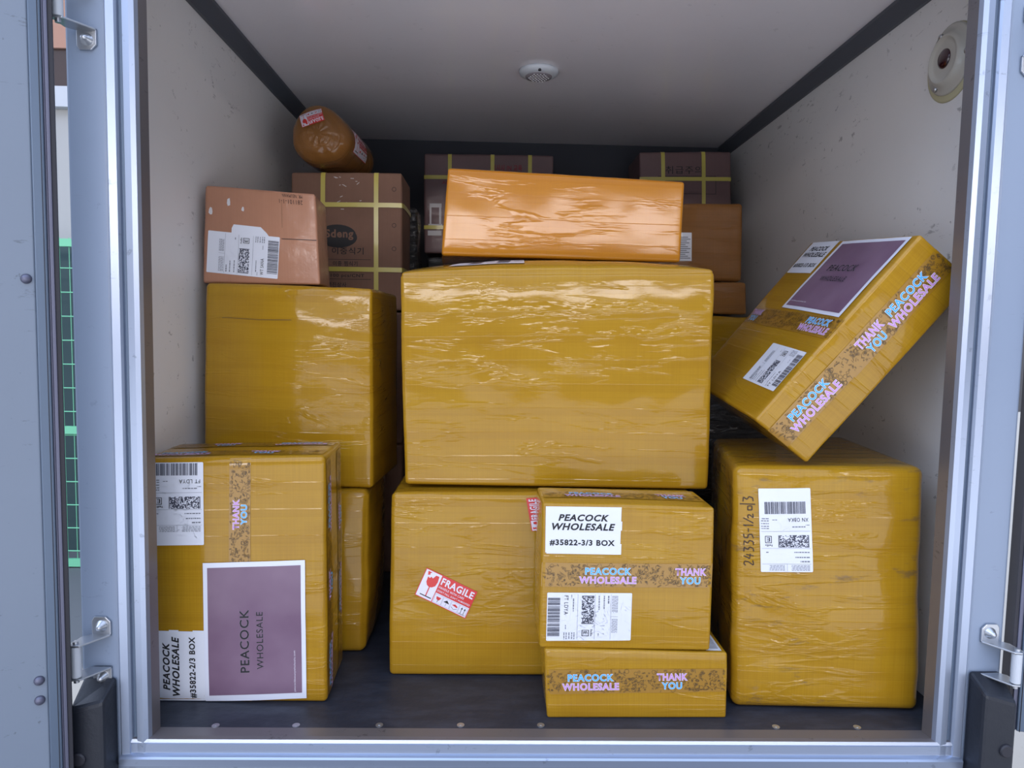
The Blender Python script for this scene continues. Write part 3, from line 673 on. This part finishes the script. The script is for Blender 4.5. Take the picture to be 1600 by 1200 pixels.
C = Carton(K['b2'], seed=2, r=.014, amp=.003, bulge=dict(F=.008, R=.014)); parcel('wrapped_parcel', C, FILM, 'brownish yellow parcel standing behind the purple sheet parcel, under the tall left one', 'parcel', GRP, parts=False)
C = Carton(K['b3'], seed=3, r=.009, amp=.0020, lean=(.055, .80), bulge=dict(F=.005)); r = parcel('wrapped_parcel', C, FILMS[0], 'tall plain yellow parcel at left, below the small brown carton', 'parcel', GRP)
a = Art(.36, .08); a.line([(.002, .004), (.05, .006), (.12, .0035), (.19, .005)], .0012, 'dood', 0)
C.decal('flap_edge', 'F', ((.0, .82), (1, .82), (1, 1), (0, 1)), a, r, .0008)

# 4 brown carton with label
C = Carton(K['b4'], seed=4, r=.005, amp=.0015, bulge=dict(F=.001)); r = parcel('cardboard_box', C, CARD_G, 'small brown cardboard box with a tilted white label on top of the left parcel', 'box', None)
a = Art(.155, .10); a.poly([(.0, .0), (.154, .0), (.154, .02), (.02, .02)], 'paper', 0)
a = Art(.080, .018); a.poly([(0, 0), (.080, 0), (.075, .010), (.066, .018), (.004, .018), (.0, .012)], 'paper', 0)
C.decal('label_stub', 'F', ((.244, .50), (.60, .47), (.56, .60), (.250, .62)), a, r, .0008, 'torn white label edge')
C.decal('shipping_label', 'F', ((.642, .055), (.674, .505), (.039, .545), (.030, .115)), ship_label('WT SANA', 4), r, .0012, 'white shipping label')
a = Art(.24, .20)
a.rect(.165, .0975, .238, .0988, 'ink', 0); a.line([(.166, .0), (.167, .18)], .0006, 'dood', 0)
C.decal('box_seam', 'F', ((0, 0), (1, 0), (1, 1), (0, 1)), a, r, .0008)
R_ = random.Random(3)
for cx, cy, k in ((.052, .170, .007), (.083, .156, .004), (.013, .148, .006)):
    a = Art(.24, .20); a.poly([(cx+k*math.cos(t*.9)*R_.uniform(.4, .9), cy+k*math.sin(t*.9)*R_.uniform(.9, 1.7)) for t in range(7)], 'offwhite', 0)
    C.decal('torn_patch', 'F', ((0, 0), (1, 0), (1, 1), (0, 1)), a, r, .0008)
a = Art(.052, .024); a.text('281101-1-1', .0, .013, .052, .023, 'marker', 0, .0); a.text('MR. NEUMANN', .0, .0, .044, .008, 'marker', 0, .0)
C.decal('handwriting', 'F', ((.885, .975), (.668, .977), (.677, .869), (.885, .865)), a, r, .0010, 'upside down handwritten marker text')

# 5 strapped carton with oval logo
def straps(C, r, vs, hs, w=.0125, side='R', top=True, vt=None):
    for i, s_ in enumerate(vs):
        h = w/C.d.x/2; a = Art(w, C.d.z); a.rect(0, 0, w, C.d.z, 'strap', 0)
        t_ = Art(w, C.d.y); t_.rect(0, 0, w, C.d.y, 'strap', 0)
        C.decal('strap', 'F', ((s_-h, 0), (s_+h, 0), (s_+h, 1), (s_-h, 1)), a, r, .0022, extra=[('T', ((s_-h, 0), (s_+h, 0), (s_+h, 1), (s_-h, 1)), t_, .0022)])
    for t in hs:
        h = w/C.d.z/2; a = Art(C.d.x, w); a.rect(0, 0, C.d.x, w, 'strap', 0); b_ = Art(C.d.y, w); b_.rect(0, 0, C.d.y, w, 'strap', 0)
        q = ((0, t-h), (1, t-h), (1, t+h), (0, t+h))
        C.decal('strap', 'F', q, a, r, .0030, extra=[('R', q, b_, .0030)])
C = Carton(K['b5'], seed=5, r=.006, amp=.001); r = parcel('strapped_carton', C, CARD, 'brown carton with yellow straps and a dark oval logo behind the small brown box', 'carton', GRC)
straps(C, r, (.289, .769), (.765, .296))
a = Art(.306, .370); X = lambda s_: s_*.306; Z = lambda t: t*.370
a.ell(X(.418), Z(.546), .052, .028, 'ink', 0, 28); a.ell(X(.428), Z(.528), .052, .028, 'ink', -.3, 28)
a.ell(X(.420), Z(.540), .0525, .0285, 'card', -.1, 28) if False else None
a.text('Sdeng', X(.418)-.032, Z(.546)-.013, X(.418)+.044, Z(.546)+.014, 'card', 1, .03)
FULL = ((0, 0), (1, 0), (1, 1), (0, 1))
C.decal('oval_logo', 'F', FULL, a, r, .0010, 'dark oval logo'); a = Art(.306, .370)
a.text('스뎅 이중식기', X(.19), Z(.405), X(.655), Z(.455), 'ink', 0, .01)
a.rect(X(.20), Z(.366), X(.72), Z(.369), 'ink', 0); a.text('이중 찜식기', X(.38), Z(.320), X(.60), Z(.355), 'ink', 0, .01)
a.text('100 pcs/CNT', X(.36), Z(.232), X(.66), Z(.262), 'ink', 0, .01); a.rect(X(.20), Z(.222), X(.72), Z(.225), 'ink', 0)
a.text('맥진상사', X(.33), Z(.165), X(.50), Z(.200), 'ink', 0, .01)
for k, t in enumerate((.88, .62, .45)): a.ring(X(.93), Z(t), .006, .0012, 'ink', 0)
C.decal('carton_print', 'F', FULL, a, r, .0010); a = Art(.306, .370)
R_ = random.Random(8)
for k in range(16):
    x, y = X(R_.uniform(.38, .62)), Z(R_.choice((R_.uniform(.90, .97), R_.uniform(.73, .83)))); g = R_.uniform(-.5, .8); l = R_.uniform(.003, .010)
    a.line([(x, y), (x+l*math.cos(g), y+l*math.sin(g))], .0016, 'offwhite', 1)
C.decal('white_strokes', 'F', FULL, a, r, .0010)  # short white strokes scattered over the upper front

# 6 tube shaped bundle lying on the strapped carton
r = empty('wrapped_bundle', (-.472, 1.90, 1.117)); tag(r, 'round tape wrapped bundle lying on the strapped carton, upper left corner', 'bundle', GRP)
def blob(th, y):
    base = .077*(1+.05*math.cos(3*th+.9)+.03*math.cos(2*th+2)+.03*noise.noise(Vector((math.cos(th)*2, math.sin(th)*2, y*8))))
    return base
def bpt(th, y, k=1.0, lift=0):
    rr = blob(th, y)*k + lift; dr = Vector((.02*y/.28, 0, 0)); return Vector((math.cos(th)*rr*1.04, y, .079+math.sin(th)*rr)) + dr
b = bmesh.new(); uvl = b.loops.layers.uv.new('UVMap'); n = 72; rings = []
prof = [(-.022, .12), (-.022, .3), (-.020, .5), (-.017, .66), (-.011, .80), (-.003, .91), (.008, .97), (.02, 1.0)] + [(.02+.028*i, 1.0) for i in range(1, 9)] + [(.258, .93), (.268, .8), (.273, .5), (.275, .2)]
for y, k in prof:
    rings.append([b.verts.new(bpt(2*math.pi*i/n, y, k) + Vector((0, (.004*noise.noise(Vector((i*.25, k*9, 3))) if k < .95 else 0), 0)) + Vector((0, 0, 0))) for i in range(n)])
for j in range(len(rings)-1):
    for i in range(n):
        f = b.faces.new((rings[j][i], rings[j][(i+1)%n], rings[j+1][(i+1)%n], rings[j+1][i]))
        for lp, (ii, jj) in zip(f.loops, ((i, j), (i+1, j), (i+1, j+1), (i, j+1))): lp[uvl].uv = (ii/n*.5, prof[jj][0]+(prof[jj][1])*.06)
b.faces.new(rings[0][::-1]); b.faces.new(rings[-1])
bobj('bundle_body', b, FILM_BR, r, smooth=True)
def bunart(name, art, th0, th1, y0, y1, front=False):
    b = bmesh.new(); mats = []
    for pts, m, lv in art.f:
        if m not in mats: mats.append(m)
        vs = []
        for x, y in pts:
            u, v = x/art.w, y/art.h
            if front:     # on the domed end: local x,z rectangle
                px, pz = th0[0]+(th1[0]-th0[0])*u + (y0[0])*v, th0[1]+(th1[1]-th0[1])*u + (y0[1])*v
                rr = math.hypot(px, pz)/.077; yy = -.024 + .046*max(0, rr-.45)**2*2.0
                vs.append(b.verts.new((px*1.04, yy-.002-.0003*lv, .079+pz)))
            else:
                vs.append(b.verts.new(bpt(th0+(th1-th0)*v, y0+(y1-y0)*u, 1, .0015+.0003*lv)))
        try: b.faces.new(vs).material_index = mats.index(m)
        except ValueError: pass
    bobj(name, b, [MAT[m] for m in mats], r)
bunart('fragile_sticker', fragile(), (-.050, .045), (.006, .066), (.012, -.034), 0, True)
bunart('side_sticker', fragile(), math.radians(-25), math.radians(20), .03, .16)

# 9, 10 strapped cartons at the far end
C = Carton(K['b9'], seed=9, r=.006, amp=.001); r = parcel('strapped_carton', C, CARD_P, 'brown carton with yellow straps and white tape behind the middle parcels, far end', 'carton', GRC)
straps(C, r, (.198, .528, .818), (.765, .261))
a = Art(.43, .325); a.text('시시시 IN 교육', .225, .272, .325, .292, 'dkred', 0, .03); a.text('시', .06, .225, .075, .238, 'dkred', 0, .03); C.decal('red_print', 'F', FULL, a, r, .0010); a = Art(.43, .325)
a.rect(.018, .150, .058, .163, 'offwhite', 0); a.rect(.018, .092, .024, .150, 'offwhite', 0); a.rect(.050, .092, .057, .150, 'offwhite', 0); a.rect(.012, .058, .058, .074, 'offwhite', 0); a.rect(.014, .088, .060, .096, 'offwhite', 0)
C.decal('white_tape', 'F', ((0, 0), (1, 0), (1, 1), (0, 1)), a, r, .0010)
C = Carton(K['b10'], seed=10, r=.006, amp=.001); r = parcel('strapped_carton', C, CARD_P, 'brown carton with yellow straps in the far right corner under the ceiling', 'carton', GRC)
straps(C, r, (.256, .698), (.575,))
a = Art(.30, .206); a.text('취급주의', .085, .135, .205, .160, 'ink', 0, 0); a.frame(.06, .07, .25, .128, .0015, 'ink', 0)
C.decal('carton_print', 'F', ((0, 0), (1, 0), (1, 1), (0, 1)), a, r, .0010)

# 11-13 brown wrapped stack at the right rear
C = Carton(K['b11'], seed=11, r=.010, amp=.003); r = parcel('wrapped_parcel', C, FILM_BR, 'dark amber wrapped parcel under the far right strapped carton', 'parcel', GRP)
a = Art(.05, .09); a.rect(0, 0, .05, .09, 'paper', 0)
for k in range(12): a.rect(.006, .008+k*.006, .046-(k*7%5)*.004, .0105+k*.006, 'grey', 1)
C.decal('shipping_label', 'F', ((.345, .251), (.500, .251), (.498, .62), (.345, .62)), a, r, .0012, 'greyish label')
C = Carton(K['b12'], seed=12, r=.007, amp=.002); parcel('wrapped_parcel', C, FILM_BR, 'flat brown wrapped parcel below the dark amber one, right rear', 'parcel', GRP, parts=False)
C = Carton(K['b13'], seed=13, r=.014, amp=.005, lean=(.065, .3)); parcel('wrapped_parcel', C, FILMS[2], 'crumpled shiny yellow parcel peeking out behind the leaning one', 'parcel', GRP, parts=False)

# black stretch wrapped goods
def blackbox(x0, x1, y0, y1, z0, z1, label, sd):
    C = Carton([(x0,y0,z0),(x1,y0,z0),(x0,y1,z0),(x1,y1,z0),(x0,y0,z1),(x1,y0,z1),(x0,y1,z1),(x1,y1,z1)], seed=sd, r=.012, amp=.006, step=.014)
    parcel('black_wrapped_bundle', C, BLACKFILM, label, 'bundle', 'bundles in black stretch film', parts=False)
blackbox(-.300, -.252, 2.24, 2.33, 0, 1.07, 'narrow bundle in black stretch film standing right of the oval logo carton', 21)
blackbox(-.236, .185, 2.37, 2.55, 0, .932, 'bundle in black stretch film under the far middle strapped carton', 22)
blackbox(.44, .815, 1.98, 2.50, 0, .546, 'bundle in black stretch film low behind the leaning parcel', 23)
# plain cartons that carry the oval logo carton
for z, sd, lb in ((0, 24, 'plain brown carton on the floor at the rear left'), (.368, 25, 'plain brown carton directly under the oval logo carton')):
    C = Carton([(-.575,1.94,z),(-.255,1.94,z),(-.575,2.14,z),(-.255,2.14,z),(-.575,1.94,z+.366),(-.255,1.94,z+.366),(-.575,2.14,z+.366),(-.255,2.14,z+.366)], seed=sd, step=.03, bulge=dict(T=.0))
    parcel('cardboard_box', C, CARD, lb, 'box', None, parts=False)

# 16 middle parcel with fragile stickers
C = Carton(K['b16'], seed=16, r=.010, amp=.0018, bulge=dict(F=.005, T=0)); r = parcel('wrapped_parcel', C, FILMS[1], 'yellow wrapped parcel with red fragile stickers, under the largest one', 'parcel', GRP)
C.decal('fragile_sticker', 'F', ((.081, .453), (.247, .324), (.286, .472), (.119, .600)), fragile(), r, .0014, 'red and white fragile sticker')
C.decal('fragile_sticker', 'F', ((.555, .82), (.540, .985), (.440, .975), (.460, .80)), fragile(), r, .0014, 'red and white fragile sticker half hidden')
# 7 the largest parcel
C = Carton(K['b7'], seed=7, r=.008, amp=.0018, lean=(.040, .84), bulge=dict(F=.002, T=.038, R=.005, L=.005)); r = parcel('wrapped_parcel', C, FILM, 'largest plain yellow wrapped parcel in the middle of the load', 'parcel', GRP)
a = Art(.152, .036); a.rect(0, 0, .152, .036, 'paper', 0); a.rect(.035, .006, .062, .026, 'bar', 1); a.rect(.095, .010, .122, .026, 'bar', 1); a.rect(.095, .004, .120, .007, 'grey', 1); a.rect(.130, .012, .150, .015, 'grey', 1); a.rect(.068, .012, .088, .015, 'grey', 1)
C.decal('shipping_label', 'T', ((.150, .055), (.395, .055), (.395, .23), (.195, .23)), a, r, .0016, 'white shipping label lying under the upper parcel')
# 8 parcel on top of it
C = Carton(K['b8'], seed=8, r=.006, amp=.0008, bulge=dict(F=.0012, L=.002)); r = parcel('wrapped_parcel', C, FILM_OR, 'long low amber parcel with creased glossy film on top of the largest one', 'parcel', GRP, parts=False)

# 18, 17 small stack in front
C = Carton(K['b18'], seed=18, r=.004, amp=.0008, bulge=dict(F=.001, T=0)); r = parcel('wrapped_parcel', C, FILMS[3], 'flat yellow parcel with printed tape at the bottom front, under the 3/3 BOX one', 'parcel', GRP)
C.decal('printed_tape', 'F', ((.0, .352), (1, .412), (1, .766), (0, .706)), thanks_tape(.325, .2255, 18), r, .0008)
a = Art(.03, .08); a.rect(0, 0, .03, .08, 'paper', 0)
for k in range(14): a.rect(.004, .008+k*.005, .026, .0095+k*.005, 'bar', 1, .05)
C.decal('shipping_label', 'T', ((.89, .04), (.975, .04), (.975, .75), (.89, .75)), a, r, .0012, 'white shipping label')
C = Carton(K['b17'], seed=17, r=.005, amp=.0012, bulge=dict(F=.002)); r = parcel('wrapped_parcel', C, FILMS[3], 'yellow parcel with printed tape and the 3/3 BOX sticker, on the flat one', 'parcel', GRP)
C.decal('printed_tape', 'F', ((0, .431), (1, .446), (1, .612), (0, .595)), thanks_tape(.304, .264, 17), r, .0008,
        extra=[('T', ((.02, .30), (.98, .30), (.98, .66), (.02, .66)), thanks_tape(.29, .235, 19), .0008)])
C.decal('number_sticker', 'F', ((.021, .658), (.461, .663), (.464, .985), (.018, .980)), box_sticker('#35822-3/3 BOX'), r, .0012, 'white sticker reading 3/3 BOX')
C.decal('shipping_label', 'F', ((.038, .391), (.037, .055), (.532, .067), (.532, .400)), ship_label('FT LDYA', 1), r, .0012, 'white shipping label')

# 15 big right parcel
C = Carton(K['b15'], seed=15, r=.016, amp=.004, bulge=dict(F=.006, T=.000, L=.004)); r = parcel('wrapped_parcel', C, FILMS[4], 'big scuffed yellow parcel on the floor at right with handwritten 24335', 'parcel', GRP)
C.decal('shipping_label', 'F', ((.396, .917), (.125, .913), (.141, .576), (.413, .579)), ship_label('XN OBKA', 15), r, .0014, 'white shipping label')
a = Art(.128, .024)
def stroke(pts, x, w=.010, h=.018, y=.003): a.line([(x+p[0]*w, y+p[1]*h) for p in pts], .0018, 'marker', 0)
two = [(0, .8), (.3, 1), (.8, .9), (.7, .55), (.1, .05), (.3, 0), (1, .1)]; four = [(.5, 1), (0, .4), (.9, .35)]; four2 = [(.75, .75), (.5, 0)]
three = [(0, 1), (.8, .95), (.35, .6), (.85, .4), (.6, .05), (0, 0)]; five = [(.9, 1), (.2, .95), (.1, .6), (.7, .5), (.75, .15), (0, 0)]
stroke(two, .000); stroke(four, .013); stroke(four2, .013); stroke(three, .026); stroke(three, .038); stroke(five, .050); stroke([(0, .5), (.8, .5)], .062, .008)
stroke([(0, .7), (.3, 1), (.1, 0)], .073, .006); stroke([(0, 0), (1, 1)], .078, .010); stroke(two, .087, .008, .010)
stroke([(0, .2), (0, .8), (.8, .8), (.8, .2), (0, .2)], .102, .009, .012); stroke([(0, -.2), (.3, 1.3)], .112, .006); stroke(three, .118, .010)
C.decal('handwriting', 'F', ((.112, .601), (.108, .885), (.038, .881), (.044, .601)), a, r, .0012, 'black handwritten number')

# 14 parcel leaning across the corner
C = Carton(K['b14'], seed=14, r=.006, amp=.0012, bulge=dict(F=.002, R=.002, L=.0, B=.0, T=.0)); r = parcel('wrapped_parcel', C, FILMS[3], 'yellow parcel with a dark purple sheet leaning diagonally against the right wall', 'parcel', GRP)
def tape_words(L, words, seed):
    a = thanks_tape(L, 50, seed)
    for cx, k in words:
        rows = (('THANK', .058, 'pink', 'YOU', .038, 'cyan') if k else ('PEACOCK', .090, 'cyan', 'WHOLESALE', .114, 'pink'))
        a.text(rows[0], cx-rows[1]/2, .0245, cx+rows[1]/2, .0385, rows[2], 3, .02, 0, 'white', .055)
        a.text(rows[3], cx-rows[4]/2, .0065, cx+rows[4]/2, .0205, rows[5], 3, .02, 0, 'white', .055)
    return a
C.decal('printed_tape', 'F', ((.0, .438), (1, .443), (1, .551), (0, .541)), tape_words(.426, ((.352, 0), (.045, 1)), 40), r, .0008,
        extra=[('R', ((.66, .40), (.66, 1), (.30, 1), (.26, .40)), tape_words(.252, ((.162, 0), (.070, 1)), 41), .0008),
               ('R', ((.62, .0), (.64, .42), (.26, .42), (.24, .0)), tape_words(.176, ((.086, 0),), 42), .0016)])
C.decal('number_sticker', 'F', ((.031, .781), (.333, .781), (.342, .990), (.036, .990)), box_sticker('#35822-1/3 BOX', False), r, .0012, 'white sticker reading 1/3 BOX')
C.decal('purple_sheet', 'F', ((.345, .560), (.955, .553), (.962, .985), (.380, .983)), purple_sheet(), r, .0018, 'dark purple printed sheet with a white border')
C.decal('shipping_label', 'F', ((.951, .146), (.949, .360), (.586, .360), (.586, .141)), ship_label('FT LDYA', 1), r, .0012, 'white shipping label')
bpy.context.view_layer.update()
